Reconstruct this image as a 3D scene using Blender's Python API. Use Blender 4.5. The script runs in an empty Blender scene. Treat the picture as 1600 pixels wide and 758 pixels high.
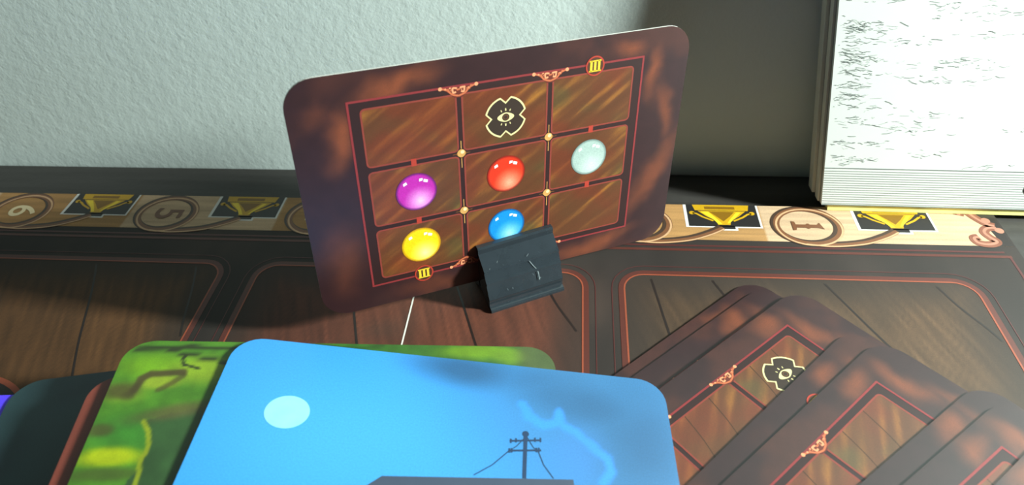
import bpy, math, random
import numpy as np
from mathutils import Matrix, Vector

random.seed(7)
S = 0.001                      # everything below is authored in millimetres
scn = bpy.context.scene
COL = scn.collection

# ------------------------------------------------------------------ camera
RC = np.array([[0.99634913, -0.02232213, 0.08240227],
               [0.0765253, 0.66139724, -0.74612168],
               [-0.03784561, 0.74970355, 0.66069077]])
cam_d = bpy.data.cameras.new('camera')
cam = bpy.data.objects.new('camera', cam_d)
COL.objects.link(cam)
m = Matrix.Identity(4)
for i in range(3):
    for j in range(3):
        m[i][j] = RC[i][j]
m[0][3], m[1][3], m[2][3] = 0, 0, 0.165
cam.matrix_world = m
cam_d.sensor_fit = 'HORIZONTAL'
cam_d.sensor_width = 36
cam_d.lens = 36 * 1092 / 1600
cam_d.clip_start = 0.005
cam_d.clip_end = 50
cam_d.dof.use_dof = True
cam_d.dof.focus_distance = 0.225
cam_d.dof.aperture_fstop = 15
scn.camera = cam

# ------------------------------------------------------------------ world, lamp light, exposure
wd = bpy.data.worlds.new('world')
scn.world = wd
wd.use_nodes = True
bg = wd.node_tree.nodes['Background']
bg.inputs[0].default_value = (0.74, 0.78, 0.74, 1)
bg.inputs[1].default_value = 0.03

la = bpy.data.lights.new('window_daylight', 'AREA')
la.shape = 'RECTANGLE'
la.size = 0.06
la.size_y = 0.12
la.energy = 21
la.color = (0.89, 1.0, 0.955)
lo = bpy.data.objects.new('window_daylight', la)
COL.objects.link(lo)
LP = Vector((0.62, 0.088, 0.32))
lo.location = LP
lo.rotation_euler = (Vector((0.02, 0.17, 0.03)) - LP).to_track_quat('-Z', 'Y').to_euler()

vs = scn.view_settings
vs.view_transform = 'Standard'
vs.look = 'None'
vs.exposure = 0.0
vs.gamma = 1.0
vs.use_curve_mapping = False

# ------------------------------------------------------------------ helpers
def lin(c):
    c = np.asarray(c, float)
    return np.where(c <= 0.04045, c / 12.92, ((c + 0.055) / 1.055) ** 2.4)

def rgb8(*c):
    return np.array(c, float) / 255.0

def tag(o, label=None, cat=None, group=None, kind=None):
    if label: o['label'] = label
    if cat: o['category'] = cat
    if group: o['group'] = group
    if kind: o['kind'] = kind
    return o

def link(name, me, parent=None, mw=None):
    o = bpy.data.objects.new(name, me)
    COL.objects.link(o)
    if parent is not None:
        o.parent = parent
    if mw is not None:
        o.matrix_world = mw
    return o

def empty(name, mw):
    o = bpy.data.objects.new(name, None)
    COL.objects.link(o)
    o.empty_display_size = 0.01
    o.matrix_world = mw
    return o

def mw_at(x, y, z, rz=0.0):
    return Matrix.Translation((x * S, y * S, z * S)) @ Matrix.Rotation(rz, 4, 'Z')

def mat(name, col, rough=0.5, spec=0.5, bump=None, var=None, metallic=0.0, coat=0.0):
    """plain procedural material: colour + optional noise variation + optional noise bump"""
    mt = bpy.data.materials.new(name)
    mt.use_nodes = True
    nt = mt.node_tree
    b = nt.nodes['Principled BSDF']
    c = list(lin(col)) + [1]
    b.inputs['Base Color'].default_value = c
    b.inputs['Roughness'].default_value = rough
    b.inputs['Specular IOR Level'].default_value = spec
    b.inputs['Metallic'].default_value = metallic
    b.inputs['Coat Weight'].default_value = coat
    tc = nt.nodes.new('ShaderNodeTexCoord')
    if var:
        sc, col2, stretch = var
        mp = nt.nodes.new('ShaderNodeMapping')
        mp.inputs['Scale'].default_value = stretch
        n = nt.nodes.new('ShaderNodeTexNoise')
        n.inputs['Scale'].default_value = sc
        n.inputs['Detail'].default_value = 5
        r = nt.nodes.new('ShaderNodeMix')
        r.data_type = 'RGBA'
        r.inputs[6].default_value = c
        r.inputs[7].default_value = list(lin(col2)) + [1]
        nt.links.new(tc.outputs['Object'], mp.inputs[0])
        nt.links.new(mp.outputs[0], n.inputs['Vector'])
        nt.links.new(n.outputs['Fac'], r.inputs[0])
        nt.links.new(r.outputs[2], b.inputs['Base Color'])
    if bump:
        for k, (sc, dist, strength) in enumerate(bump):
            n = nt.nodes.new('ShaderNodeTexNoise')
            n.inputs['Scale'].default_value = sc
            n.inputs['Detail'].default_value = 4
            bp = nt.nodes.new('ShaderNodeBump')
            bp.inputs['Distance'].default_value = dist
            bp.inputs['Strength'].default_value = strength
            nt.links.new(tc.outputs['Object'], n.inputs['Vector'])
            nt.links.new(n.outputs['Fac'], bp.inputs['Height'])
            if k:
                nt.links.new(prev.outputs[0], bp.inputs['Normal'])
            prev = bp
        nt.links.new(prev.outputs[0], b.inputs['Normal'])
    return mt

def print_mat(name, rough=0.42, spec=0.5):
    """printed card stock: colour comes from the print attribute, with a fine paper grain"""
    mt = bpy.data.materials.new(name)
    mt.use_nodes = True
    nt = mt.node_tree
    b = nt.nodes['Principled BSDF']
    a = nt.nodes.new('ShaderNodeVertexColor')
    a.layer_name = 'print'
    tc = nt.nodes.new('ShaderNodeTexCoord')
    n = nt.nodes.new('ShaderNodeTexNoise')
    n.inputs['Scale'].default_value = 2600
    n.inputs['Detail'].default_value = 2
    mr = nt.nodes.new('ShaderNodeMapRange')
    mr.inputs['To Min'].default_value = 0.72
    mr.inputs['To Max'].default_value = 1.28
    mx = nt.nodes.new('ShaderNodeVectorMath')
    mx.operation = 'MULTIPLY'
    nt.links.new(tc.outputs['Object'], n.inputs['Vector'])
    nt.links.new(n.outputs['Fac'], mr.inputs['Value'])
    nt.links.new(a.outputs['Color'], mx.inputs[0])
    nt.links.new(mr.outputs[0], mx.inputs[1])
    nt.links.new(mx.outputs[0], b.inputs['Base Color'])
    b.inputs['Roughness'].default_value = rough
    b.inputs['Specular IOR Level'].default_value = spec
    return mt

# value noise in numpy for the printed pictures
_rng = np.random.RandomState(11)
_T = _rng.rand(256, 256)
def vnoise(x, y):
    xi = np.floor(x).astype(int); yi = np.floor(y).astype(int)
    fx = x - xi; fy = y - yi
    fx = fx * fx * (3 - 2 * fx); fy = fy * fy * (3 - 2 * fy)
    g = lambda a, b: _T[a % 256, b % 256]
    return (g(xi, yi) * (1 - fx) + g(xi + 1, yi) * fx) * (1 - fy) + (g(xi, yi + 1) * (1 - fx) + g(xi + 1, yi + 1) * fx) * fy
def fbm(x, y, o=4):
    s = 0; a = 0.5
    for k in range(o):
        s = s + a * vnoise(x * 2 ** k + 17 * k, y * 2 ** k + 31 * k); a *= 0.5
    return s
def smooth(e0, e1, x):
    t = np.clip((x - e0) / (e1 - e0), 0, 1)
    return t * t * (3 - 2 * t)
def mixc(a, b, t):
    return a * (1 - t[..., None]) + np.asarray(b) * t[..., None]
def blob(X, Y, cx, cy, rx, ry, soft=0.6, rot=0.0):
    c, s = math.cos(rot), math.sin(rot)
    dx, dy = X - cx, Y - cy
    d = np.sqrt(((dx * c + dy * s) / rx) ** 2 + ((-dx * s + dy * c) / ry) ** 2)
    return 1 - smooth(1 - soft, 1 + soft, d)
def pdist(X, Y, pts):
    d = np.full(X.shape, 1e9)
    for (x0, y0), (x1, y1) in zip(pts[:-1], pts[1:]):
        vx, vy = x1 - x0, y1 - y0
        t = np.clip(((X - x0) * vx + (Y - y0) * vy) / (vx * vx + vy * vy + 1e-9), 0, 1)
        d = np.minimum(d, np.hypot(X - x0 - t * vx, Y - y0 - t * vy))
    return d

def color_mesh(name, verts, faces, cols, material):
    me = bpy.data.meshes.new(name)
    me.from_pydata([tuple(v) for v in (np.asarray(verts) * S)], [], faces)
    at = me.color_attributes.new('print', 'FLOAT_COLOR', 'POINT')
    c4 = np.ones((len(verts), 4)); c4[:, :3] = np.clip(lin(np.clip(cols, 0, 1)), 0, 1)
    at.data.foreach_set('color', c4.ravel())
    me.materials.append(material)
    return me

def raster(name, x0, x1, y0, y1, res, func, material, z=0.03, r=0.0):
    """a printed area as a fine grid whose point colours are the print; r = corner radius"""
    ny = max(2, int((y1 - y0) / res)); nx = max(2, int((x1 - x0) / res))
    ys = np.linspace(y0, y1, ny + 1)
    if r > 0:
        ex = np.concatenate([y0 + r * (1 - np.cos(np.linspace(0, np.pi / 2, 9))), y1 - r * (1 - np.cos(np.linspace(0, np.pi / 2, 9)))])
        ys = np.unique(np.round(np.concatenate([ys[(ys > y0 + r) & (ys < y1 - r)], ex]), 4))
    dy = np.maximum(0, np.maximum(y0 + r - ys, ys - (y1 - r)))
    ins = r - np.sqrt(np.maximum(0, r * r - dy * dy)) if r > 0 else 0 * ys
    t = np.linspace(0, 1, nx + 1)
    X = (x0 + ins)[:, None] * (1 - t) + (x1 - ins)[:, None] * t
    Y = np.repeat(ys[:, None], nx + 1, 1)
    cols = func(X, Y).reshape(-1, 3)
    V = np.stack([X.ravel(), Y.ravel(), np.full(X.size, z)], 1)
    n = nx + 1
    F = [(j * n + i, j * n + i + 1, (j + 1) * n + i + 1, (j + 1) * n + i) for j in range(len(ys) - 1) for i in range(nx)]
    return color_mesh(name, V, F, cols, material)

def rrect(x0, x1, y0, y1, r, seg=6):
    pts = []
    for cx, cy, a0 in ((x1 - r, y1 - r, 0), (x0 + r, y1 - r, 90), (x0 + r, y0 + r, 180), (x1 - r, y0 + r, 270)):
        for k in range(seg + 1):
            a = math.radians(a0 + 90 * k / seg)
            pts.append((cx + r * math.cos(a), cy + r * math.sin(a)))
    return pts

class Flat:
    """collects flat printed shapes (millimetres, z = height over the card face) into one mesh"""
    def __init__(self):
        self.v, self.f, self.m, self.mats = [], [], [], []
    def _mi(self, mt):
        if mt not in self.mats: self.mats.append(mt)
        return self.mats.index(mt)
    def poly(self, pts, mt, z=0.06):
        b = len(self.v)
        self.v += [(x, y, z) for x, y in pts]
        self.f.append(tuple(range(b, b + len(pts)))); self.m.append(self._mi(mt))
        return self
    def ring(self, outer, inner, mt, z=0.06):
        b = len(self.v); n = len(outer)
        self.v += [(x, y, z) for x, y in outer] + [(x, y, z) for x, y in inner]
        for k in range(n):
            self.f.append((b + k, b + (k + 1) % n, b + n + (k + 1) % n, b + n + k)); self.m.append(self._mi(mt))
        return self
    def frame(self, x0, x1, y0, y1, r, w, mt, z=0.06):
        return self.ring(rrect(x0, x1, y0, y1, r), rrect(x0 + w, x1 - w, y0 + w, y1 - w, max(r - w, 0.05)), mt, z)
    def circle(self, cx, cy, r, mt, z=0.06, n=24, ry=None):
        ry = ry or r
        return self.poly([(cx + r * math.cos(2 * math.pi * k / n), cy + ry * math.sin(2 * math.pi * k / n)) for k in range(n)], mt, z)
    def cring(self, cx, cy, r, w, mt, z=0.06, n=32):
        f = lambda q: [(cx + q * math.cos(2 * math.pi * k / n), cy + q * math.sin(2 * math.pi * k / n)) for k in range(n)]
        return self.ring(f(r), f(r - w), mt, z)
    def stroke(self, pts, w, mt, z=0.06, taper=None):
        L = []
        for k, p in enumerate(pts):
            a = pts[max(k - 1, 0)]; c = pts[min(k + 1, len(pts) - 1)]
            dx, dy = c[0] - a[0], c[1] - a[1]; d = math.hypot(dx, dy) or 1
            ww = w if taper is None else w * (taper[0] + (taper[1] - taper[0]) * k / (len(pts) - 1))
            L.append(((p[0] - dy / d * ww / 2, p[1] + dx / d * ww / 2), (p[0] + dy / d * ww / 2, p[1] - dx / d * ww / 2)))
        b = len(self.v)
        for l, r in L:
            self.v += [(l[0], l[1], z), (r[0], r[1], z)]
        for k in range(len(L) - 1):
            self.f.append((b + 2 * k, b + 2 * k + 1, b + 2 * k + 3, b + 2 * k + 2)); self.m.append(self._mi(mt))
        return self
    def mesh(self, name):
        me = bpy.data.meshes.new(name)
        me.from_pydata([(x * S, y * S, z * S) for x, y, z in self.v], [], self.f)
        for mt in self.mats: me.materials.append(mt)
        me.polygons.foreach_set('material_index', self.m)
        me.update()
        import bmesh
        bm = bmesh.new(); bm.from_mesh(me)
        for f in bm.faces:
            if f.normal.z < 0: f.normal_flip()
        bm.to_mesh(me); bm.free()
        return me
    def build(self, name, parent):
        return link(name, self.mesh(name), parent)

def prism(name, pts, z0, z1, mt, mt_side=None):
    n = len(pts)
    v = [(x * S, y * S, z0 * S) for x, y in pts] + [(x * S, y * S, z1 * S) for x, y in pts]
    f = [tuple(range(n))[::-1], tuple(range(n, 2 * n))] + [(k, (k + 1) % n, n + (k + 1) % n, n + k) for k in range(n)]
    me = bpy.data.meshes.new(name)
    me.from_pydata(v, [], f)
    me.materials.append(mt)
    if mt_side:
        me.materials.append(mt_side)
        for p in list(me.polygons)[2:]: p.material_index = 1
    me.update()
    return me

def box_mesh(name, x0, x1, y0, y1, z0, z1, mt):
    return prism(name, [(x0, y0), (x1, y0), (x1, y1), (x0, y1)], z0, z1, mt)

def curve_pts(ctrl, n=10):
    """Catmull-Rom through control points"""
    P = [ctrl[0]] + list(ctrl) + [ctrl[-1]]
    out = []
    for k in range(1, len(P) - 2):
        for t in np.linspace(0, 1, n, endpoint=False):
            p0, p1, p2, p3 = (np.array(P[k + d]) for d in (-1, 0, 1, 2))
            out.append(tuple(0.5 * ((2 * p1) + (-p0 + p2) * t + (2 * p0 - 5 * p1 + 4 * p2 - p3) * t * t + (-p0 + 3 * p1 - 3 * p2 + p3) * t ** 3)))
    out.append(tuple(ctrl[-1]))
    return out

# ------------------------------------------------------------------ materials
M_print = print_mat('printed_card_gloss', 0.36, 0.6)
M_board = print_mat('printed_board_satin', 0.60, 0.32)
M_stock = mat('pale_card_stock_edge', rgb8(205, 205, 198), 0.8, 0.3, var=(900, rgb8(170, 168, 160), (1, 1, 1)))
M_darkstock = mat('dark_card_back', rgb8(52, 34, 34), 0.6, 0.3, var=(60, rgb8(80, 48, 40), (1, 1, 1)))
ink = {}
def INK(name, r, g, b, rough=0.45):
    if name not in ink:
        ink[name] = mat('ink_' + name, rgb8(r, g, b), rough, 0.45, var=(1500, rgb8(r * .86, g * .86, b * .86), (1, 1, 1)))
    return ink[name]
INK('crimson_line', 122, 40, 42); INK('dark_channel', 40, 20, 19); INK('cell_line', 122, 50, 40)
INK('copper', 176, 94, 60); INK('copper_light', 214, 138, 98); INK('copper_dark', 92, 36, 25)
INK('gold', 186, 138, 76); INK('gold_light', 232, 202, 146); INK('gold_dark', 110, 68, 30)
INK('tab_red', 156, 50, 36); INK('cream', 210, 196, 140); INK('token_dark', 46, 34, 26)
INK('numeral_yellow', 214, 182, 46); INK('badge_dark', 70, 38, 22); INK('highlight_white', 226, 224, 226)
INK('board_orange', 136, 66, 44); INK('board_rust', 80, 37, 29); INK('board_red', 76, 34, 32); INK('board_dark', 36, 30, 28)
INK('wood_pale', 226, 196, 156); INK('wood_tan', 200, 158, 104); INK('rope_brown', 112, 72, 46); INK('rope_light', 190, 150, 112); INK('rope_dark', 62, 46, 36)
INK('trophy_black', 32, 30, 30); INK('trophy_white', 206, 203, 198); INK('trophy_gold', 184, 142, 16); INK('trophy_bright', 228, 196, 40); INK('trophy_shade', 120, 84, 10)
INK('scroll_pink', 160, 110, 90); INK('scroll_brown', 120, 72, 54); INK('numeral_brown', 108, 68, 44); INK('numeral_cream', 220, 200, 158)
INK('seam', 30, 20, 17); INK('crease_white', 214, 210, 200)

# ------------------------------------------------------------------ setting
def wall_material():
    mt = mat('rough_plaster_paint', rgb8(226, 239, 234), 0.85, 0.2, var=(14, rgb8(218, 231, 226), (1, 1, 1)),
             bump=[(300, 0.0005, 0.24), (900, 0.0003, 0.2), (60, 0.001, 0.10)])
    return mt
wall = link('wall_back', box_mesh('wall_back', -1600, 1600, 232.3, 330, -750, 1750, wall_material()))
tag(wall, kind='structure')
M_floor = mat('grey_floor', rgb8(120, 112, 104), 0.6, 0.4, var=(8, rgb8(96, 90, 84), (1, 1, 1)))
floor = link('floor', box_mesh('floor', -1600, 1600, -1800, 330, -800, -750, M_floor))
tag(floor, kind='structure')

# table: dark wood top with fine grain, four legs
M_table = mat('black_brown_wood', rgb8(60, 58, 55), 0.5, 0.4, var=(20, rgb8(34, 31, 29), (1, 14, 14)), bump=[(400, 0.0003, 0.3)])
tb = empty('table', mw_at(0, 0, -750))
tag(tb, 'black-brown wooden table standing against the plaster wall', 'table')
def part(name, me, parent, x=0, y=0, z=0):
    o = link(name, me, parent)
    o.location = (x * S, y * S, z * S)
    return o
top_pts = rrect(-700, 700, -420, 231.5, 6, 3)
part('tabletop', prism('tabletop', top_pts, 748 - 26, 748, M_table), tb)
leg_me = box_mesh('leg', -25, 25, -25, 25, 0, 722, M_table)
for lx in (-660, 660):
    for ly in (-380, 190):
        part('leg', leg_me, tb, lx, ly, 0)

# ------------------------------------------------------------------ game board
BX0, BX1, BY0, BY1 = -258.0, 151.5, -70.0, 210.0
CREASE = -51.0
board = empty('game_board', mw_at(0, 0, 0))
tag(board, 'folding game board printed with a numbered trophy track and brown plank cells', 'game board')
M_bcore = mat('grey_board_core', rgb8(120, 112, 104), 0.85, 0.2, var=(600, rgb8(90, 84, 78), (1, 1, 1)))
def board_dark(X, Y):
    n = fbm(X * .05, Y * .05); g = fbm(X * .6, Y * .04)
    c = np.ones(X.shape + (3,)) * rgb8(38, 32, 29)
    c = mixc(c, rgb8(56, 44, 38), smooth(.4, .75, n) * .7)
    return c * (0.85 + 0.3 * g[..., None])
for a, b in ((BX0, CREASE - .25), (CREASE + .25, BX1)):
    pn = part('board_panel', box_mesh('board_panel', a, b, BY0, BY1, -2, -0.01, M_bcore), board)
    link('printed_face', raster('printed_face', a, b, BY0, BY1, 4, board_dark, M_board, z=0.0), pn)
fc = Flat().poly([(CREASE - .26, BY0), (CREASE + .26, BY0), (CREASE + .26, BY1), (CREASE - .26, BY1)], INK('crease_white', 0, 0, 0), z=0.12)
fc.build('fold_crease', board)

# plank cells
CY0, CY1 = 60.0, 171.6
cells = [(-233.5, -121.5, 0), (-107.6, 4.7, 1), (18.2, 130.3, 2)]
seams = {0: [((-168, 171), (-141, 100)), ((-131, 171), (-117, 118)), ((-205, 171), (-200, 60))],
         1: [((-76, 171), (-45, 80)), ((-40, 171), (-3, 75)), ((-10, 171), (6, 138))],
         2: [((27, 171), (47, 60)), ((47, 171), (88, 80)), ((83, 171), (122, 90)), ((118, 171), (132, 140))]}
base_c = {0: rgb8(78, 52, 30), 1: rgb8(78, 43, 31), 2: rgb8(68, 50, 35)}
def cell_func(ci, x0, x1):
    def f(X, Y):
        k = np.zeros(X.shape)
        edge = np.full(X.shape, 1e9)
        for (ax, ay), (bx, by) in seams[ci]:
            side = (X - ax) * (by - ay) - (Y - ay) * (bx - ax)
            k = k + (side < 0)
            edge = np.minimum(edge, np.abs(side) / math.hypot(bx - ax, by - ay))
        tone = 0.86 + 0.22 * _T[(k.astype(int) * 37 + ci * 11) % 256, 5]
        ang = 0.32
        u = X * math.cos(ang) + Y * math.sin(ang); v = -X * math.sin(ang) + Y * math.cos(ang)
        g = fbm(u * .9, v * .07, 4)
        n = fbm(X * .035 + 9 * ci, Y * .035, 3)
        c = np.ones(X.shape + (3,)) * base_c[ci] * tone[..., None]
        c = c * (0.72 + .6 * g[..., None])
        c = mixc(c, rgb8(46, 38, 32), smooth(.45, .8, n) * .6)
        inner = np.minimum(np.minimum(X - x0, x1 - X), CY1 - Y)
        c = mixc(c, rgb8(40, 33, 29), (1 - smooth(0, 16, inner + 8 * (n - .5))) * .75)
        return c
    return f
for x0, x1, ci in cells:
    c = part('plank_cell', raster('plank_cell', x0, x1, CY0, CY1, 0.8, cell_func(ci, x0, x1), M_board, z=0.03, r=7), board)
    f = Flat()
    f.frame(x0 - .2, x1 + .2, CY0 - .2, CY1 + .2, 7, .55, INK('board_orange', 0, 0, 0), z=.10)
    f.frame(x0 - 1.9, x1 + 1.9, CY0 - 1.9, CY1 + 1.9, 8.7, 1.8, INK('board_rust', 0, 0, 0), z=.07)
    f.frame(x0 - 4.2, x1 + 4.2, CY0 - 4.2, CY1 + 4.2, 11, .3, INK('board_red', 0, 0, 0), z=.07)
    f.build('cell_border', c)
    sm = Flat()
    for (ax, ay), (bx, by) in seams[ci]:
        pts = [(ax + (bx - ax) * t + .35 * math.sin(9 * t + ci), ay - 1.5 + (by - ay + 1.5) * t) for t in np.linspace(.0, 1, 14)]
        pts = [p for p in pts if x0 + 1 < p[0] < x1 - 1]
        if len(pts) > 2: sm.stroke(pts, .75, INK('seam', 0, 0, 0), z=.06)
    sm.build('plank_seam', c)
# outer red line under the track and down the right-hand side
f = Flat()
f.poly([(BX0, 186.4), (146.5, 186.4), (146.5, 187.2), (BX0, 187.2)], INK('board_red', 0, 0, 0))
f.poly([(BX0, 184.0), (148, 184.0), (148, 185.2), (BX0, 185.2)], INK('board_rust', 0, 0, 0))
f.poly([(147.0, 60), (147.8, 60), (147.8, 184), (147.0, 184)], INK('board_red', 0, 0, 0))
f.build('border_line', board)
# the ring printed in the lower left
f = Flat()
f.circle(-177, 95, 23.4, INK('board_dark', 0, 0, 0), z=.12, n=48)
f.cring(-177, 95, 25, 1.7, INK('board_orange', 0, 0, 0), z=.14, n=48)
f.build('ring_print', board)

# trophy track
def strip_func(X, Y):
    seg = np.floor((X + 170.5 + 600) / 60.0).astype(int)
    par = np.where(X > 129, 0, seg % 2)
    a = np.ones(X.shape + (3,)) * rgb8(174, 146, 116)
    bcol = rgb8(150, 112, 68)
    c = np.where(par[..., None] == 0, a, bcol)
    g = fbm(X * .05, Y * 1.1, 4)
    return c * (.84 + .3 * g[..., None])
strip = part('track_strip', raster('track_strip', BX0, 150.8, 190.0, 209.9, .9, strip_func, M_board, z=.03), board)

def numeral(ch, cx, cy, size, mt, parent, z=.12):
    cu = bpy.data.curves.new('numeral', 'FONT')
    cu.body = ch; cu.size = size * S; cu.align_x = 'CENTER'; cu.align_y = 'CENTER'; cu.offset = 0.00012
    o = bpy.data.objects.new('numeral_tmp', cu); COL.objects.link(o)
    bpy.context.view_layer.update()
    me = bpy.data.meshes.new_from_object(o.evaluated_get(bpy.context.evaluated_depsgraph_get()))
    bpy.data.objects.remove(o)
    me.name = 'numeral_print'
    me.materials.clear(); me.materials.append(mt)
    p = link('numeral_print', me, parent)
    p.location = (cx * S, cy * S, z * S); p.rotation_euler = (0, 0, -math.pi / 2)
    return p

def trophy_cell(k):
    x0 = -197.5 + 60 * k                       # left of the black field
    num = 6 - k
    # black field with white border on three sides
    f = Flat()
    Wt, K = INK('trophy_white', 0, 0, 0), INK('trophy_black', 0, 0, 0)
    f.poly([(x0 - .7, 196.9), (x0 + 26.4, 196.9), (x0 + 26.4, 209.9), (x0 - .7, 209.9)], Wt, z=.07)
    f.poly([(x0 + 9, 195.3), (x0 + 17.5, 195.3), (x0 + 17.5, 197), (x0 + 9, 197)], Wt, z=.07)
    f.poly([(x0 + .4, 197.5), (x0 + 25.7, 197.5), (x0 + 25.7, 209.9), (x0 + .4, 209.9)], K, z=.09)
    f.poly([(x0 + 9.8, 196.1), (x0 + 16.7, 196.1), (x0 + 16.7, 198), (x0 + 9.8, 198)], K, z=.09)
    fld = f.build('trophy_field', strip)
    g = Flat()
    G, B, D = INK('trophy_gold', 0, 0, 0), INK('trophy_bright', 0, 0, 0), INK('trophy_shade', 0, 0, 0)
    c = x0 + 13
    g.poly([(c - 9.6, 206.6), (c + 9.6, 206.6), (c + 10.3, 209.9), (c - 10.3, 209.9)], G, z=.11)       # rim
    g.poly([(c - 6, 207.3), (c + 5, 207.3), (c + 5, 208.9), (c - 6, 208.9)], D, z=.12)
    g.poly([(c - 8.6, 206.3), (c + 8.6, 206.3), (c + 6.0, 203.4), (c + 2.6, 200.6), (c + 2.2, 198.4), (c - 2.2, 198.4), (c - 2.6, 200.6), (c - 6.0, 203.4)], G, z=.11)
    g.poly([(c - 4.6, 205.9), (c + 4.6, 205.9), (c + 2.6, 203.2), (c, 200.4), (c - 2.2, 203.2)], D, z=.12)
    g.poly([(c - 7.6, 205.8), (c - 4.9, 205.8), (c - 2.6, 202.4), (c - .6, 198.8), (c - 2, 198.8), (c - 3.6, 201.6)], B, z=.13)
    g.poly([(c + 6.8, 205.6), (c + 5.2, 205.6), (c + 2.4, 201.4), (c + 1.2, 199.2), (c + 2, 199.4), (c + 4.6, 202.6)], B, z=.13)
    for s in (-1, 1):
        g.stroke([(c + s * 10.6, 205.0), (c + s * 9.2, 204.6), (c + s * 7.2, 202.8), (c + s * 3.6, 200.6)], .8, G, z=.12)
        g.circle(c + s * 10.8, 205.1, 1.0, G, z=.12, n=12)
    g.build('trophy_print', strip)
    # rope loop with a tail that runs to the trophy foot
    cx, cy = x0 - 17.6, 198.6
    r = Flat()
    Rb, Rl, Rd = INK('rope_brown', 0, 0, 0), INK('rope_light', 0, 0, 0), INK('rope_dark', 0, 0, 0)
    def oval(rx, ry, ox, oy):
        return [(cx + ox + rx * math.cos(a), cy + oy + ry * math.sin(a)) for a in np.linspace(0, 2 * math.pi, 49)[:-1]]
    r.ring(oval(12.4, 11.0, -.7, .4), oval(9.4, 8.0, -.7, .4), Rd, z=.13)
    r.ring(oval(12.1, 10.7, 0, 0), oval(9.9, 8.5, 0, 0), Rb, z=.15)
    r.ring(oval(11.7, 10.3, .2, -.4), oval(11.0, 9.6, .2, -.4), Rl, z=.16)
    tail = curve_pts([(cx - 3, cy - 9.3), (cx + 6, 188.4), (cx + 17, 190.0), (cx + 25, 193.4), (cx + 30, 196.6)], 10)
    r.stroke([(x - .7, y + .5) for x, y in tail], 2.8, Rd, z=.135)
    r.stroke(tail, 2.0, Rb, z=.155)
    r.stroke([(x + .3, y - .5) for x, y in tail], .6, Rl, z=.165)
    r.build('rope_print', strip)
    if num == 1:
        n = Flat(); N = INK('numeral_brown', 0, 0, 0)
        n.poly([(cx - 5.6, cy - 2.4), (cx - 4.4, cy - 2.2), (cx - 4.2, cy - .9), (cx + 3.4, cy - .9), (cx + 5.4, cy - 1.6), (cx + 4.2, cy + 2.0), (cx + 3.2, cy + .9), (cx - 4.2, cy + .9), (cx - 4.4, cy + 2.4), (cx - 5.6, cy + 2.6)], N, z=.15)
        n.circle(cx, cy, .9, N, z=.16, n=10, ry=1.5)
        n.build('numeral_print', strip)
    else:
        numeral(str(num), cx, cy, 15.5, INK('numeral_cream' if num % 2 == 0 else 'numeral_brown', 0, 0, 0), strip, .15)
for k in range(-1, 6):
    if k >= 0: trophy_cell(k)
# scrolled ornament closing the track
f = Flat()
Pk, Br = INK('scroll_pink', 0, 0, 0), INK('scroll_brown', 0, 0, 0)
f.poly([(143.2, 209.9), (151, 209.9), (151, 190), (146, 190), (147.2, 195), (146.6, 199.5), (144.5, 203.5)], INK('board_dark', 0, 0, 0), z=.08)
for pts, w in (([(139.2, 206.4), (140.2, 208.6), (142.6, 208.2), (144.2, 205.4), (146.6, 202.0), (149.0, 200.6)], 2.4),
               ([(149.2, 199.6), (146.0, 199.4), (144.2, 197.2), (145.0, 194.6), (146.4, 192.2), (143.4, 190.8), (140.0, 191.6), (139.6, 194.0), (141.4, 194.6)], 2.2)):
    q = curve_pts(pts, 8)
    f.stroke(q, w + 1.0, Br, z=.10)
    f.stroke(q, w * .45, Pk, z=.12)
f.circle(147.2, 203.6, 1.5, Pk, z=.13); f.circle(149.6, 198.2, 1.5, Pk, z=.13)
f.build('scroll_ornament', board)

# ------------------------------------------------------------------ the brown grid cards
CW, CH, TH = 118.0, 75.7, 0.6
KX, KY = CW / 120.0, CH / 77.0
PX = lambda x: (x - 60) * KX
PY = lambda y: (y - 38.5) * KY
COLS = [(19, 45.3), (47.1, 72.9), (74.7, 101)]
ROWS = [(10.4, 27.7), (29.5, 47.3), (49.1, 66.4)]

def body_mesh(w, h, r=8.2, mt=M_stock, back=M_darkstock):
    pts = rrect(-w / 2, w / 2, -h / 2, h / 2, r, 8)
    return prism('card_stock', pts, -TH, 0, back, mt)
ME_body = body_mesh(CW, CH)

def brown_face(seed):
    def f(X, Y):
        x = X / KX + 60; y = Y / KY + 38.5
        n = fbm(x * .045 + seed, y * .05 + seed * .7, 4)
        c = np.ones(X.shape + (3,)) * rgb8(40, 22, 24)
        t = smooth(.5, .66, n) * .22
        wx = x + 9 * (fbm(x * .09 + seed, y * .09) - .47); wy = y + 9 * (fbm(x * .09, y * .09 + 7 + seed) - .47)
        for bx, by, rx, ry, ro, am in ((29, 72.5, 11, 3.6, .2, .9), (12, 59, 3.6, 7, -.15, .9), (6, 66, 4, 3, 0, .4), (99, 72.5, 5, 3.4, 0, .8), (108.5, 64, 2.6, 8, 0, .8), (114, 50, 2.6, 8, .25, .7), (112, 28, 3.6, 16, -.6, .7), (92, 4, 12, 2.6, .15, .8), (40, 3.5, 14, 2.4, 0, .5), (8, 20, 5, 9, 0, .45), (60, 4, 9, 2, 0, .35)):
            t = np.maximum(t, blob(wx, wy, bx, by, rx, ry, .95, ro) * am)
        c = mixc(c, rgb8(126, 64, 36), np.clip(t, 0, 1) * .85)
        return c * (.9 + .2 * fbm(x * .5, y * .5)[..., None])
    return f
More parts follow.
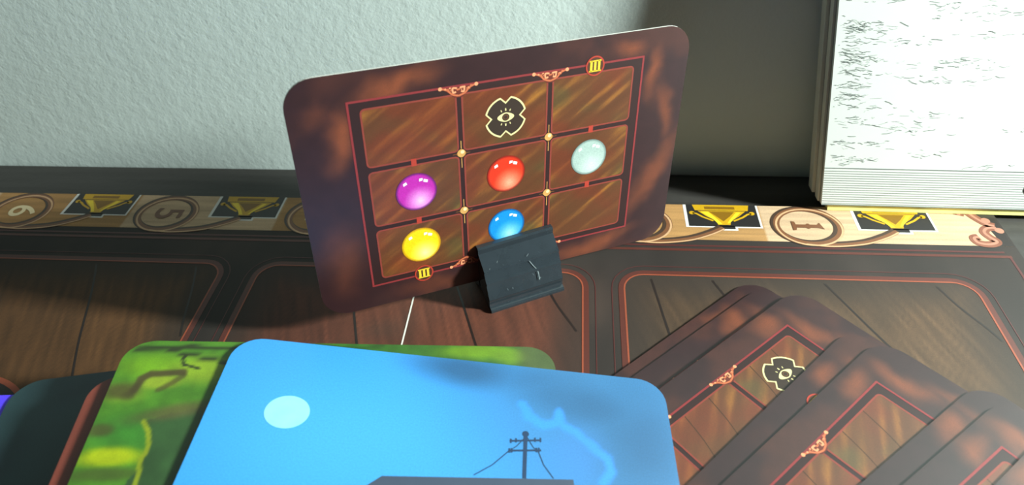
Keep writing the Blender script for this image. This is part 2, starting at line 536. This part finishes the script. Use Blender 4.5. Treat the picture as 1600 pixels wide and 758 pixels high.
def cell_face(seed, planks):
    def f(X, Y):
        u = X * math.cos(.6) + Y * math.sin(.6); v = -X * math.sin(.6) + Y * math.cos(.6)
        g = fbm(u * .05 + seed, v * .5 + seed, 4)
        n = fbm(X * .07 + 3 * seed, Y * .09 + seed, 3)
        c = np.ones(X.shape + (3,)) * rgb8(82, 47, 25)
        c = mixc(c, rgb8(136, 90, 32), smooth(.45, .85, g) * (.45 if planks else .7))
        c = mixc(c, rgb8(68, 64, 34), smooth(.5, .72, n) * .55)
        c = mixc(c, rgb8(96, 40, 22), smooth(.5, .28, n) * .6)
        if planks:
            c = mixc(c, rgb8(166, 112, 46), smooth(.40, .7, fbm(X * .06 + 5 * seed, Y * .1 + 2, 2)) * .5)
        return c * (.85 + .3 * g[..., None])
    return f
ME_cells = {}
def cell_mesh(ci, ri, planks):
    k = (ci, ri, planks)
    if k not in ME_cells:
        (x0, x1), (y0, y1) = COLS[ci], ROWS[ri]
        ME_cells[k] = raster('cell_panel', PX(x0), PX(x1), PY(y0), PY(y1), .55 if not planks else .8, cell_face(ci * 5 + ri * 3 + 1, planks), M_print, z=.06, r=1.2)
    return ME_cells[k]

def frame_flat(planks):
    f = Flat()
    R_, L_, D_ = INK('crimson_line', 0, 0, 0), INK('cell_line', 0, 0, 0), INK('dark_channel', 0, 0, 0)
    f.poly([(PX(15.5), PY(7.8)), (PX(104.5), PY(7.8)), (PX(104.5), PY(69.2)), (PX(15.5), PY(69.2))], D_, z=.04)
    f.frame(PX(15.5), PX(104.5), PY(7.8), PY(69.2), .1, .6, R_, z=.07)
    for x0, x1 in COLS:
        for y0, y1 in ROWS:
            if planks:
                for t0, t1 in ((.30, .12), (.68, .50)):
                    a0 = (PX(x0 + (x1 - x0) * t0), PY(y1)); a1 = (PX(x0 + (x1 - x0) * t1), PY(y0))
                    f.stroke(curve_pts([a0, ((a0[0] + a1[0]) / 2 + .5, (a0[1] + a1[1]) / 2), a1], 5), .28, INK('plank_seam', 58, 38, 22), z=.07)
            f.frame(PX(x0) - .25, PX(x1) + .25, PY(y0) - .25, PY(y1) + .25, 1.4, .5, L_, z=.08)
    return f.mesh('grid_frame')
ME_frame = {True: frame_flat(True), False: frame_flat(False)}
def knot_mesh():
    f = Flat(); G, Lt, D = INK('gold', 0, 0, 0), INK('gold_light', 0, 0, 0), INK('gold_dark', 0, 0, 0)
    f.stroke([(-2.6, 0), (2.6, 0)], .2, D, z=.09); f.stroke([(0, -4.6), (0, 4.0)], .22, G, z=.09)
    f.poly([(-1.7, 0), (0, 1.6), (1.7, 0), (0, -1.6)], D, z=.10)
    f.circle(0, .1, 1.25, G, z=.11, n=16); f.circle(.3, .45, .55, Lt, z=.12, n=12)
    return f.mesh('knot_print')
ME_knot = knot_mesh()
def ornament_mesh():
    f = Flat(); rr = random.Random(3)
    C1, C2, C3 = INK('copper', 0, 0, 0), INK('copper_light', 0, 0, 0), INK('copper_dark', 0, 0, 0)
    f.poly([(-4.6, .7), (4.6, .7), (2.6, -.9), (1.1, -2.3), (-1.1, -2.3), (-2.6, -.9)], C3, z=.09)
    for s in (-1, 1):
        f.stroke(curve_pts([(0, -1.8), (s * 1.8, -1.2), (s * 3.2, .2), (s * 5.0, .8)], 6), .5, C1, z=.10)
        f.circle(s * 5.1, .8, .55, C2, z=.12, n=10)
        f.stroke(curve_pts([(s * .4, .4), (s * 1.6, .5), (s * 1.5, -.7), (s * .7, -.6)], 6), .5, C2, z=.12)
    for k in range(18):
        x = rr.uniform(-4.2, 4.2); y = rr.uniform(-2.0 + abs(x) * .55, .7)
        f.circle(x, y, rr.uniform(.16, .34), (C1, C2, C1)[k % 3], z=.11 + .0005 * k, n=8)
    return f.mesh('ornament_print')
ME_orn = ornament_mesh()
def tab_mesh():
    return Flat().poly([(-.75, -1.15), (.75, -1.15), (.75, 1.15), (-.75, 1.15)], INK('tab_red', 0, 0, 0), z=.10).mesh('tab_print')
ME_tab = tab_mesh()
def badge_mesh():
    f = Flat(); Y_ = INK('numeral_yellow', 0, 0, 0)
    f.circle(0, 0, 2.9, INK('badge_dark', 0, 0, 0), z=.13); f.cring(0, 0, 3.0, .45, INK('tab_red', 0, 0, 0), z=.14)
    for x in (-1.25, 0, 1.25):
        f.poly([(x - .36, -1.5), (x + .36, -1.5), (x + .36, 1.5), (x - .36, 1.5)], Y_, z=.15)
        for s in (-1, 1):
            f.poly([(x - .62, s * 1.5 - .2), (x + .62, s * 1.5 - .2), (x + .62, s * 1.5 + .2), (x - .62, s * 1.5 + .2)], Y_, z=.15)
    return f.mesh('numeral_badge')
ME_badge = badge_mesh()
def eye_mesh():
    f = Flat(); Cr, Dk = INK('cream', 0, 0, 0), INK('token_dark', 0, 0, 0)
    def outline(R_, notch, half):
        p = []
        for k in range(4):
            a0 = 90 * k
            for a in np.linspace(a0 + half, a0 + 90 - half, 9):
                p.append((R_ * math.cos(math.radians(a)), R_ * math.sin(math.radians(a))))
            p.append((notch * math.cos(math.radians(a0 + 90)), notch * math.sin(math.radians(a0 + 90))))
        return p
    o = outline(6.3, 4.6, 14.5); i = outline(5.8, 4.05, 16)
    f.ring(o, i, Cr, z=.12)
    n = len(i); b = len(f.v)
    f.v += [(x, y, .11) for x, y in i] + [(0, 0, .11)]
    for k in range(n):
        f.f.append((b + k, b + (k + 1) % n, b + n)); f.m.append(f._mi(Dk))
    alm = [(2.55 * math.cos(t), 1.45 * math.sin(t) * (1 - .25 * abs(math.cos(t)))) for t in np.linspace(0, 2 * math.pi, 29)[:-1]]
    f.poly(alm, Cr, z=.13)
    f.circle(0, 0, 1.12, Dk, z=.14, n=20); f.cring(0, 0, .75, .16, INK('gold_dark', 0, 0, 0), z=.15, n=20)
    for sy in (-1, 1):
        f.poly([(-.22, sy * 2.0), (.22, sy * 2.0), (.12, sy * 2.75), (-.12, sy * 2.75)], Cr, z=.13)
        for sx in (-1, 1):
            f.stroke([(sx * 1.2, sy * 1.7), (sx * 1.45, sy * 2.3)], .24, Cr, z=.13)
    return f.mesh('eye_token')
ME_eye = eye_mesh()
def gem_mesh(base, dark, light):
    base, dark, light = rgb8(*base), rgb8(*dark), rgb8(*light)
    nr, na, Rg = 14, 48, 6.05
    V = [(0, 0, .12)]; cols = []
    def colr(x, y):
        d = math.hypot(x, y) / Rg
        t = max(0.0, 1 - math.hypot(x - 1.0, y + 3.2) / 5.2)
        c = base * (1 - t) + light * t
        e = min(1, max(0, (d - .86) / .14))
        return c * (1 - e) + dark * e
    cols.append(colr(0, 0))
    for i in range(1, nr + 1):
        r = Rg * i / nr
        for k in range(na):
            a = 2 * math.pi * k / na
            V.append((r * math.cos(a), r * math.sin(a), .12)); cols.append(colr(r * math.cos(a), r * math.sin(a)))
    F = [(0, 1 + k, 1 + (k + 1) % na) for k in range(na)]
    for i in range(nr - 1):
        for k in range(na):
            a = 1 + i * na + k; b = 1 + i * na + (k + 1) % na
            F.append((a, a + na, b + na, b))
    return color_mesh('gem_print', V, F, np.array(cols), M_print)
def gem_shine():
    f = Flat(); Wh = INK('highlight_white', 0, 0, 0)
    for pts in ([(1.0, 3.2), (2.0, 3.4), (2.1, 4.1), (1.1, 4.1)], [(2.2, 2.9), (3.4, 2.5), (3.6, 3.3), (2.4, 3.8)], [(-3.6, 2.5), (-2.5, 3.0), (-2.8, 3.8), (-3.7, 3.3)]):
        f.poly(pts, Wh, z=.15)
    return f.mesh('shine_print')
ME_shine = gem_shine()

ME_faces = {}
def brown_card(mw, label, eye=None, badges=((88, 68.4), (32, 8.6)), tabs=(), gems=(), planks=True, seed=0, detail=True, group=None, res=1.2):
    root = empty('grid_card', mw)
    tag(root, label, 'card', group)
    link('card_stock', ME_body, root)
    if not detail:
        return root
    if (seed, res) not in ME_faces:
        ME_faces[(seed, res)] = raster('printed_face', -CW / 2, CW / 2, -CH / 2, CH / 2, res, brown_face(seed), M_print, z=.02, r=8.2)
    link('printed_face', ME_faces[(seed, res)], root)
    fr = link('grid_frame', ME_frame[planks], root)
    for ci in range(3):
        for ri in range(3):
            link('cell_panel', cell_mesh(ci, ri, planks), root)
    def put(name, me, x, y, parent=root, rz=0):
        o = link(name, me, parent); o.location = (PX(x) * S, PY(y) * S, 0); o.rotation_euler = (0, 0, rz); return o
    for x in (46.2, 73.8):
        put('ornament_print', ME_orn, x, 67.9); put('ornament_print', ME_orn, x, 9.1, rz=math.pi)
        for y in (48.2, 28.6): put('knot_print', ME_knot, x, y)
    for x, y in tabs: put('tab_print', ME_tab, x, y)
    for x, y in badges: put('numeral_badge', ME_badge, x, y)
    if eye: put('eye_token', ME_eye, *eye)
    for (x, y), me, lab in gems:
        g = put('gem_print', me, x, y); g['label'] = lab
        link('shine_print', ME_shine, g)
    return root

# standing card (fitted pose: 118 mm wide, leaning back a little, right corner low)
e1 = Vector((0.8936774, 0.44277223, -0.07275622)).normalized()
e2 = Vector((0.02899587, 0.10482071, 0.99406834)); e2 = (e2 - e1 * e1.dot(e2)).normalized()
e3 = e1.cross(e2)
cen = Vector((-73.23, 138.73, 9.55)) + e1 * CW / 2 + e2 * CH / 2
mw = Matrix.Identity(4)
for i in range(3):
    mw[i][0], mw[i][1], mw[i][2], mw[i][3] = e1[i], e2[i], e3[i], cen[i] * S
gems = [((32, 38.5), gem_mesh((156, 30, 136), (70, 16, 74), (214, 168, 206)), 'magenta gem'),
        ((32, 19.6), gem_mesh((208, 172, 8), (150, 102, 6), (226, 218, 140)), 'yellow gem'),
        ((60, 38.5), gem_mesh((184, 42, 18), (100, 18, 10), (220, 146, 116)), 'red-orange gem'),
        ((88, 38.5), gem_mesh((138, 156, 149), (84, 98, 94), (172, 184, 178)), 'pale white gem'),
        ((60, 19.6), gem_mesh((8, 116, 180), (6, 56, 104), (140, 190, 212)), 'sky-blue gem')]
brown_card(mw, 'upright brown card with five coloured gems and an eye emblem, held in the black stand',
           eye=(60, 57.2), tabs=((32, 48.2), (32, 28.6), (88, 48.2), (88, 28.6)), gems=gems, planks=False, seed=0, res=.7)

# ------------------------------------------------------------------ black plastic card stand
M_plastic = mat('black_plastic', rgb8(40, 47, 52), 0.17, 0.8, var=(260, rgb8(32, 38, 42), (1, 1, 1)), bump=[(700, .0003, .08)])
M_scr = mat('scratch_pale', rgb8(120, 130, 132), 0.5, 0.4, var=(2000, rgb8(80, 88, 90), (1, 1, 1)))
yaw = math.atan2(e1.y, e1.x)
smw = Matrix.Translation((-16.9 * S, 165.3 * S, 0)) @ Matrix.Rotation(yaw, 4, 'Z')
stand = empty('card_stand', smw)
tag(stand, 'scratched black plastic clip stand holding the gem card', 'card stand')
def extrude_profile(name, prof, x0, x1, mt):
    # profile (u towards the viewer, z up); viewer side is local -Y
    n = len(prof)
    v = [(x0 * S, -u * S, z * S) for u, z in prof] + [(x1 * S, -u * S, z * S) for u, z in prof]
    f = [tuple(range(n)), tuple(range(n, 2 * n))[::-1]] + [(k, n + k, n + (k + 1) % n, (k + 1) % n) for k in range(n)]
    me = bpy.data.meshes.new(name); me.from_pydata(v, [], f); me.materials.append(mt)
    import bmesh
    bm = bmesh.new(); bm.from_mesh(me); bmesh.ops.recalc_face_normals(bm, faces=bm.faces); bm.to_mesh(me); bm.free()
    return me
lean = .085
_n = Vector((math.sin(yaw), -math.cos(yaw), 0)); _o = Vector((-16.9, 165.3, 0))
cu_ = lambda z: e3.dot(cen - _o - Vector((0, 0, z))) / e3.dot(_n)          # card plane in u at height z
gt = cu_(20.2) + .35; gb = cu_(20.2) - 1.0
front = [(8.9, 0), (8.9, .9), (8.5, 1.4), (7.5, 1.7), (7.3, 2.6), (7.55, 4.4), (7.7, 4.7), (5.8, 9.5), (6.35, 9.9), (6.2, 10.5), (5.5, 10.9), (4.3, 13.5), (4.75, 13.9), (4.6, 14.4), (3.95, 14.8), (gt + 1.9, 18.0), (gt + 2.0, 19.8), (gt + 1.4, 20.3), (gt, 20.3), (cu_(19) + .3, 18.5), (cu_(8) + .3, 8), (cu_(3) + .3, 3.0), (2.2, 2.4), (4.4, 1.0), (5.2, 0)]
back = [(-9.4, 0), (-9.4, .9), (-8.2, 1.7), (-8.0, 4.5), (-5.2, 14.0), (gb - 1.6, 18.0), (gb - 1.4, 19.6), (gb, 19.6), (cu_(18.5) - 1.0, 18.5), (cu_(8) - 1.0, 8), (cu_(3) - 1.0, 3.0), (-2.4, 2.4), (-4.8, 1.0), (-5.6, 0)]
base = [(1.0, 3.1), (-1.4, 3.1), (-2.6, 2.2), (2.4, 2.2)]
link('front_flange', extrude_profile('front_flange', front, -12.8, 12.8, M_plastic), stand)
link('back_flange', extrude_profile('back_flange', back, -12.8, 12.8, M_plastic), stand)
link('slot_web', extrude_profile('slot_web', base, -12.8, 12.8, M_plastic), stand)
# scratches lying on the sloping front face
def on_front(x, s):           # s along the slope 0 (top) .. 1 (bottom)
    z = 18.0 + (4.9 - 18.0) * s; u = 2.2 + (7.65 - 2.2) * s + .62
    return (x * S, -u * S, z * S)
def scratch_mesh(paths):
    v, f = [], []
    for pts, w in paths:
        b = len(v)
        for k, (x, s) in enumerate(pts):
            v.append(on_front(x - w / 2, s)); v.append(on_front(x + w / 2, s + .004))
        f += [(b + 2 * k, b + 2 * k + 1, b + 2 * k + 3, b + 2 * k + 2) for k in range(len(pts) - 1)]
    me = bpy.data.meshes.new('scratch'); me.from_pydata(v, [], f); me.materials.append(M_scr)
    return me
rr = random.Random(5)
paths = [(curve_pts([(2.4, .32), (3.4, .46), (4.6, .62), (4.7, .84)], 6), .28), ([(2.2, .26), (2.5, .34)], .25)]
for k in range(12):
    x = rr.uniform(-11, 11); s = rr.uniform(.05, .85); a = rr.uniform(-.8, .8)
    paths.append(([(x, s), (x + a, s + rr.uniform(.02, .06))], .10))
sc = link('scratch', scratch_mesh(paths), stand)
sc['label'] = 'pale hairline scratches'; sc['kind'] = 'stuff'

# ------------------------------------------------------------------ fanned brown cards on the right
def reproj(x, y, z0, z1):
    k = (165 - z1) / (165 - z0); return x * k, y * k
def fan_pose(corner, ang, z0, z1):
    x, y = reproj(*corner, z0, z1)
    a = math.radians(ang)
    u = (math.cos(a), math.sin(a)); v = (-u[1], u[0])
    cx = x + u[0] * CW / 2 + v[0] * CH / 2; cy = y + u[1] * CW / 2 + v[1] * CH / 2
    return mw_at(cx, cy, z1 + .12, a - math.pi)
FG = 'brown cards fanned out on the board'
step = .62
# (name label, corner, angle, z used when measuring, layer, options)
fan = [('brown card at the bottom of the fanned pile, only its dark long edge showing', (59.8, 170.4), 222.5, .8, 1, dict(seed=3, badges=())),
       ('brown card showing as a narrow strip under the eye card of the fan', (62.8, 166.6), 221.9, 1.6, 2, dict(seed=4, badges=())),
       (None, (71.9, 163.4), 221.9, 3.2, 3, dict(detail=False)),
       ('brown fanned card with a cream eye emblem in its corner cell', (72.4, 163.8), 221.9, 3.2, 4, dict(seed=1, eye=(88, 57.8), badges=())),
       ('brown fanned card with a half covered red ring, lying right on the eye card', (84.1, 147.0), 225.2, 4., 5, dict(seed=2)),
       ('brown fanned card with plain golden plank cells and a copper ornament', (90.9, 142.5), 223.5, 4.8, 6, dict(seed=5, badges=())),
       ('brown fanned card showing only a blotched margin strip over the plain plank card', (112.5, 127.2), 218.8, 5.6, 7, dict(seed=6, badges=())),
       ('brown fanned card with a framed green-brown cell corner, second from the top of the fan', (116.0, 121.6), 218.2, 6.4, 8, dict(seed=7, badges=())),
       ('topmost brown card of the fan, only a dark edge of it in view', (124.4, 113.2), 219.5, 7.2, 9, dict(seed=8, badges=()))]
for lab, corner, ang, z0, layer, kw in fan:
    brown_card(fan_pose(corner, ang, z0, layer * step), lab or 'brown card hidden squarely beneath the eye card of the fan', group=FG, **kw)

# ------------------------------------------------------------------ picture cards
def tilt(x, y, z, yaw_, pitch, roll):
    return Matrix.Translation((x * S, y * S, z * S)) @ (Matrix.Rotation(math.radians(yaw_), 4, 'Z') @ Matrix.Rotation(math.radians(pitch), 4, 'X') @ Matrix.Rotation(math.radians(roll), 4, 'Y'))
PW, PH = 117.4, 75.0
ME_pbody = body_mesh(PW, PH, 7.6)
def picture_card(mw, label, func, res=.9, group=None):
    root = empty('picture_card', mw); tag(root, label, 'card', group)
    link('card_stock', ME_pbody, root)
    if func:
        link('printed_face', raster('printed_face', -PW / 2, PW / 2, -PH / 2, PH / 2, res, func, M_print, z=.02, r=7.6), root)
    return root

def blue_face(X, Y):
    x = X + PW / 2; y = Y + PH / 2
    n = fbm(x * .05 + 4, y * .06 + 2, 4)
    c = np.ones(X.shape + (3,)) * rgb8(50, 138, 212)
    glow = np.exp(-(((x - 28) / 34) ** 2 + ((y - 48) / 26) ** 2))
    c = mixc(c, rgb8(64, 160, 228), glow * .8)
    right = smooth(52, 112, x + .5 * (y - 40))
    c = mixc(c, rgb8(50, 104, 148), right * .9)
    dark = np.maximum(blob(x, y, 62, 72, 12, 4.5, .9, -.1), np.maximum(blob(x, y, 96, 64, 16, 6, .9, -.2) * .9, blob(x, y, 108, 54, 10, 16, .9) * .8))
    dark = np.maximum(dark, blob(x, y, 82, 70, 16, 4, .9) * .5)
    c = mixc(c, rgb8(34, 78, 116), np.clip(dark * (.5 + n), 0, 1) * .8)
    wob = 1.4 * (fbm(x * .4, y * .4) - .5)
    wisp = pdist(x + wob, y + wob, [(78, 62.5), (79.5, 58.5), (83.5, 56.4), (87, 57.4), (87.8, 61), (88.4, 57), (92, 55.4), (96, 51.6), (99.6, 48.4), (100.6, 45.2), (98, 41.5), (99.5, 37)])
    c = mixc(c, rgb8(48, 134, 224), (1 - smooth(.4, 2.0, wisp)) * .85)
    c = mixc(c, rgb8(56, 118, 190), blob(x, y, 92, 48, 7, 8, .8) * .45)
    c = c * .88
    return c
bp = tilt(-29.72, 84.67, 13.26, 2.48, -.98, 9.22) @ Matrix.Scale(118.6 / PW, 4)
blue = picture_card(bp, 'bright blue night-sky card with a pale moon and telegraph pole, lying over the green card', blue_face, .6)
f = Flat()
f.circle(19.2 - PW / 2, 52.7 - PH / 2, 5.5, mat('ink_moon', rgb8(134, 200, 224), .45, .45, var=(300, rgb8(116, 182, 208), (1, 1, 1))), z=.06, n=40, ry=4.8)
f.build('moon_print', blue)
f = Flat(); ST = mat('ink_slate', rgb8(24, 48, 76), .45, .45, var=(800, rgb8(18, 40, 66), (1, 1, 1)))
q = lambda *p: [(x - PW / 2, y - PH / 2) for x, y in p]
RF = mat('ink_roof', rgb8(54, 64, 80), .45, .45, var=(120, rgb8(46, 56, 72), (1, 1, 1)))
Flat().poly(q((30, 24), (45.3, 37.9), (90.9, 41.8), (92.5, 24), (92.5, 2), (30, 2)), RF, z=.05).build('building_print', blue)
f.stroke(q((78.9, 40.8), (79.0, 53.2)), 1.0, ST)
f.circle(79.0 - PW / 2, 53.3 - PH / 2, .9, ST, z=.065, n=10)
f.stroke(q((75.0, 50.8), (83.0, 51.9)), .55, ST, z=.062); f.stroke(q((74.8, 48.0), (83.0, 49.0)), .55, ST, z=.062)
for x, y in ((75.3, 50.8), (76.6, 51.1), (81.4, 51.8), (82.8, 51.9), (75.0, 48.0), (75.6, 48.1), (81.8, 48.9), (82.4, 49.0)):
    f.stroke(q((x, y - .6), (x, y + .7)), .45, ST, z=.064)
f.stroke(q((79, 52.4), (76.8, 49.5), (74.8, 47.8)), .25, ST, z=.063); f.stroke(q((79.4, 52.4), (81, 49.6), (82.2, 48.6)), .25, ST, z=.063)
f.stroke(q((74.8, 47.8), (71, 43.6), (66.7, 40.4)), .28, ST, z=.063); f.stroke(q((82.2, 48.8), (83.6, 45), (86, 41.6)), .28, ST, z=.063)
f.build('telegraph_pole_print', blue)

def green_face(X, Y):
    x = X + PW / 2; y = Y + PH / 2
    n = fbm(x * .12 + 8, y * .12, 4); n2 = fbm(x * .35, y * .35 + 5, 3)
    wx = x + 1.2 * (n2 - .5); wy = y + 1.2 * (n - .5)
    c = np.ones(X.shape + (3,)) * rgb8(88, 150, 34)
    c = mixc(c, rgb8(132, 190, 26), blob(wx, wy, 9, 66.5, 9, 4, .6))
    c = mixc(c, rgb8(160, 196, 40), blob(wx, wy, 21, 65, 8, 4.2, .6))
    c = mixc(c, rgb8(64, 146, 44), blob(wx, wy, 12, 46, 12, 5, .6) * .8)
    c = mixc(c, rgb8(150, 190, 40), blob(wx, wy, 4, 57.5, 6, 3.2, .5) * .6)
    c = mixc(c, rgb8(170, 196, 46), blob(wx, wy, 11.5, 61, 5, 2.2, .5))
    brn = rgb8(84, 70, 36)
    d = pdist(wx, wy, [(6, 58.5), (7, 62), (9, 63.6), (13, 63.8), (16.6, 64.2)])
    c = mixc(c, brn, (1 - smooth(.5, 1.6, d)) * .9)
    d = pdist(wx, wy, [(16.6, 63), (14.5, 60.6), (12, 58.4)])
    c = mixc(c, brn, (1 - smooth(.3, 1.2, d)) * .6)
    c = mixc(c, brn, blob(wx, wy, 3, 58.2, 4.2, 2.4, .6) * .75)
    c = mixc(c, brn, blob(wx, wy, 5.2, 56.6, 1.6, 1.4, .6) * .5)
    hill = (y < 49.5 + .28 * (x - 11) + 1.5 * (n - .5)) & (x > 11.4 + .02 * (48 - y) + 2.6 * np.sin(np.clip((48.3 - y) / 17, 0, 1) * 3.14))
    c = np.where(hill[..., None], rgb8(58, 98, 48) * (.85 + .3 * n[..., None]), c)
    c = mixc(c, rgb8(112, 104, 56), (blob(wx, wy, 18, 52, 10, 2.0, .7, .25)) * .8)
    c = mixc(c, rgb8(92, 92, 40), blob(wx, wy, 1.8, 46.4, 3, 1.7, .5) * .8)
    c = mixc(c, rgb8(190, 206, 12), blob(wx, wy, 6.5, 39, 7.2, 2.6, .45) * np.where(hill, 0, 1))
    c = mixc(c, rgb8(84, 110, 36), blob(wx, wy, 6.5, 34.4, 9, 1.6, .6) * np.where(hill, 0, .9))
    yl = pdist(x, y, [(11.2, 49), (13.2, 46), (14.2, 42.5), (14.2, 40), (13.6, 38.2), (14.3, 34.5), (14.4, 28)])
    c = mixc(c, rgb8(178, 190, 30), (1 - smooth(.35, .8, yl)) * .9)
    br = rgb8(46, 56, 22)
    for pts, w in (([(2.8, 72.1), (10.9, 72.5), (16.6, 73.2), (22, 72.6), (27.5, 72.6), (36, 72.0)], .6), ([(11.1, 71.9), (15, 70.6), (19.0, 69.7), (28, 67.2), (40, 64)], .55), ([(14.9, 70.4), (16.2, 66.6)], .4), ([(16.2, 66.9), (20.2, 65.6)], .35), ([(44, 75), (60, 73), (68, 74.5)], .6)):
        d = pdist(x, y, pts)
        c = mixc(c, br, (1 - smooth(w * .6, w * 1.7, d)) * .95)
    c = mixc(c, rgb8(56, 118, 52), smooth(44, 62, x) * .75)
    c = mixc(c, rgb8(124, 172, 40), blob(wx, wy, 96, 72.6, 12, 2.6, .5))
    c = mixc(c, rgb8(130, 176, 50), blob(wx, wy, 105, 71, 5, 2.6, .5))
    c = mixc(c, rgb8(96, 112, 66), smooth(104, 110, wx) * .85)
    return c * (.56 + .2 * n2[..., None])
gp = tilt(-55.1, 87.69, 15.48, 9.24, 0, 9.27) @ Matrix.Scale(116 / PW, 4)
picture_card(gp, 'green leafy picture card with brown branches, sticking out from under the blue card', green_face, .5)

# brown-edged card just under the green one, and a filler between green and blue
def rust_face(X, Y):
    n = fbm(X * .1, Y * .1)
    return np.ones(X.shape + (3,)) * rgb8(104, 48, 37) * (.8 + .4 * n[..., None])
picture_card(tilt(-58.0, 77.8, 14.0, 10.5, 0, 9.27), 'rust-brown card showing a thin strip along the edge of the green card', rust_face, 2.5)
picture_card(bp @ Matrix.Translation((2 * S, -5 * S, -.9 * S)), 'picture card hidden between the blue card and the green card', None)

# deck with a dark teal card on top, left of the green card
DG = 'cards in the dark deck'
def deck_pose(x, y, z, deg):
    return mw_at(x, y, z, math.radians(deg))
def teal_face(X, Y):
    n = fbm(X * .05 + 3, Y * .05, 4)
    c = np.ones(X.shape + (3,)) * rgb8(40, 62, 66)
    return mixc(c, rgb8(30, 44, 52), smooth(.4, .7, n))
def violet_face(X, Y):
    n = fbm(X * .05 + 3, Y * .05, 4)
    return np.ones(X.shape + (3,)) * rgb8(88, 64, 240) * (.8 + .4 * n[..., None])
NDECK = 20
DT = 12.4
rr = random.Random(2)
for k in range(NDECK):
    z = DT - k * .62
    if k == NDECK: break
    if z < .7: break
    if k == 0:
        picture_card(deck_pose(-103.6, 59.1, z, 102), 'dark teal card topping the deck beside the green card', teal_face, 2.0, DG)
    elif k == 1:
        picture_card(deck_pose(-122.6, 48.8, z, 95), 'violet-blue card poking out from under the dark teal card', violet_face, 2.0, DG)
    else:
        picture_card(deck_pose(-103.4 + rr.uniform(-.6, .6), 57.5 + rr.uniform(-.6, .6), z, 102 + rr.uniform(-.8, .8)), 'card stacked in the deck beneath the dark teal card', None, group=DG)

# ------------------------------------------------------------------ white box leaning on the wall
LEAN = math.radians(5.6)
bxm = Matrix.Translation((0, 208.9 * S, .25 * S)) @ Matrix.Rotation(math.radians(-.9), 4, 'Z') @ Matrix.Rotation(-LEAN, 4, 'X')
box = empty('storage_box', bxm)
tag(box, 'white box with sketchy grey strokes and a yellow base strip, leaning on the wall', 'box')
M_white = mat('white_printed_card', rgb8(226, 229, 223), .6, .35, var=(40, rgb8(216, 220, 214), (1, 1, 1)))
M_side = mat('grey_green_side', rgb8(222, 224, 210), .7, .3, var=(30, rgb8(196, 198, 184), (4, 4, 1)))
M_side2 = mat('dull_side_layer', rgb8(150, 152, 140), .7, .3, var=(30, rgb8(120, 122, 112), (4, 4, 1)))
M_yellow = mat('yellow_base', rgb8(244, 236, 150), .6, .35, var=(60, rgb8(236, 226, 136), (1, 1, 1)))
M_grey = mat('ink_sketch_grey', rgb8(128, 136, 130), .7, .2, var=(700, rgb8(96, 104, 100), (1, 1, 1)))
M_rule = mat('ink_rule_grey', rgb8(140, 148, 140), .7, .2, var=(700, rgb8(124, 132, 124), (1, 1, 1)))
BH, BXR = 113.0, 205.0
# in the box frame x runs along the front, z up the face, y into the box
XL = lambda z: 91.4 - .150 * z       # the left edge flares outward with height
def slab(name, y0, y1, z0, z1, inset, mt, xr=BXR):
    v = []
    for y in (y0, y1):
        for x, z in ((XL(z0) + inset, z0), (xr, z0), (xr, z1), (XL(z1) + inset, z1)):
            v.append((x * S, y * S, z * S))
    f = [(0, 1, 2, 3), (7, 6, 5, 4), (0, 4, 5, 1), (1, 5, 6, 2), (2, 6, 7, 3), (3, 7, 4, 0)]
    me = bpy.data.meshes.new(name); me.from_pydata(v, [], f); me.materials.append(mt)
    return me
link('front_panel', slab('front_panel', 0, 1.6, 2.6, BH, 0, M_white), box)
link('base_strip', slab('base_strip', .5, 11, 0, 2.6, 2.4, M_yellow), box)
link('side_layer', slab('side_layer', 1.65, 2.6, 2.6, BH, -.1, M_side2), box)
link('side_layer', slab('side_layer', 2.65, 6.2, 2.6, BH, -.7, M_side), box)
link('side_layer', slab('side_layer', 6.25, 7.0, 3.2, BH, -.6, M_side2), box)
link('side_layer', slab('side_layer', 7.05, 12.0, 3.6, BH, -1.7, M_side), box)
def front_print(name, quads, mt, dy=-.05):
    v, f = [], []
    for p in quads:
        b = len(v); v += [(x * S, dy * S, z * S) for x, z in p]; f.append(tuple(range(b, b + len(p))))
    me = bpy.data.meshes.new(name); me.from_pydata(v, [], f); me.materials.append(mt)
    return link(name, me, box)
rules = []
for k in range(15):
    z = 3.4 + k * .95
    rules.append([(XL(z) + .2, z - .11), (BXR, z - .11), (BXR, z + .11), (XL(z) + .2, z + .11)])
o = front_print('ruled_band', rules, M_rule)
front_print('dividing_line', [[(XL(18), 17.75), (BXR, 17.75), (BXR, 18.05), (XL(18), 18.05)], [(XL(2.6), 2.55), (BXR, 2.55), (BXR, 2.95), (XL(2.6), 2.95)]], M_grey, -.07)
rr = random.Random(12)
strokes = []
clusters = [(rr.uniform(0, 1) ** 3.0, rr.uniform(19, 112)) for k in range(105)]
for t, z in clusters:
    x = XL(z) + 1 + t * 90
    dens = int(4 + 12 * (1 - t))
    for j in range(dens):
        cx = x + rr.gauss(0, 5.5); cz = z + rr.gauss(0, .9)
        L = rr.uniform(.4, 3.6); a = rr.gauss(-.02, .22); w = rr.uniform(.05, .17)
        if cx - L < XL(cz) + .3 or cz < 18.6 or cz > 112: continue
        px = [(-L / 2, 0), (0, rr.gauss(0, .25)), (L / 2, 0)]
        ca, sa = math.cos(a), math.sin(a)
        pp = [(cx + p * ca - q_ * sa, cz + p * sa + q_ * ca) for p, q_ in px]
        for (x0, z0), (x1, z1) in zip(pp[:-1], pp[1:]):
            strokes.append([(x0, z0 - w / 2), (x1, z1 - w / 2), (x1, z1 + w / 2), (x0, z0 + w / 2)])
o = front_print('sketch_strokes', strokes, M_grey, -.06)
o['kind'] = 'stuff'
front_print('round_mark', [[(158.6 + 1.5 * math.cos(a), 11.2 + 1.9 * math.sin(a)) for a in np.linspace(0, 2 * math.pi, 21)[:-1]]], INK('trophy_black', 0, 0, 0), -.09)
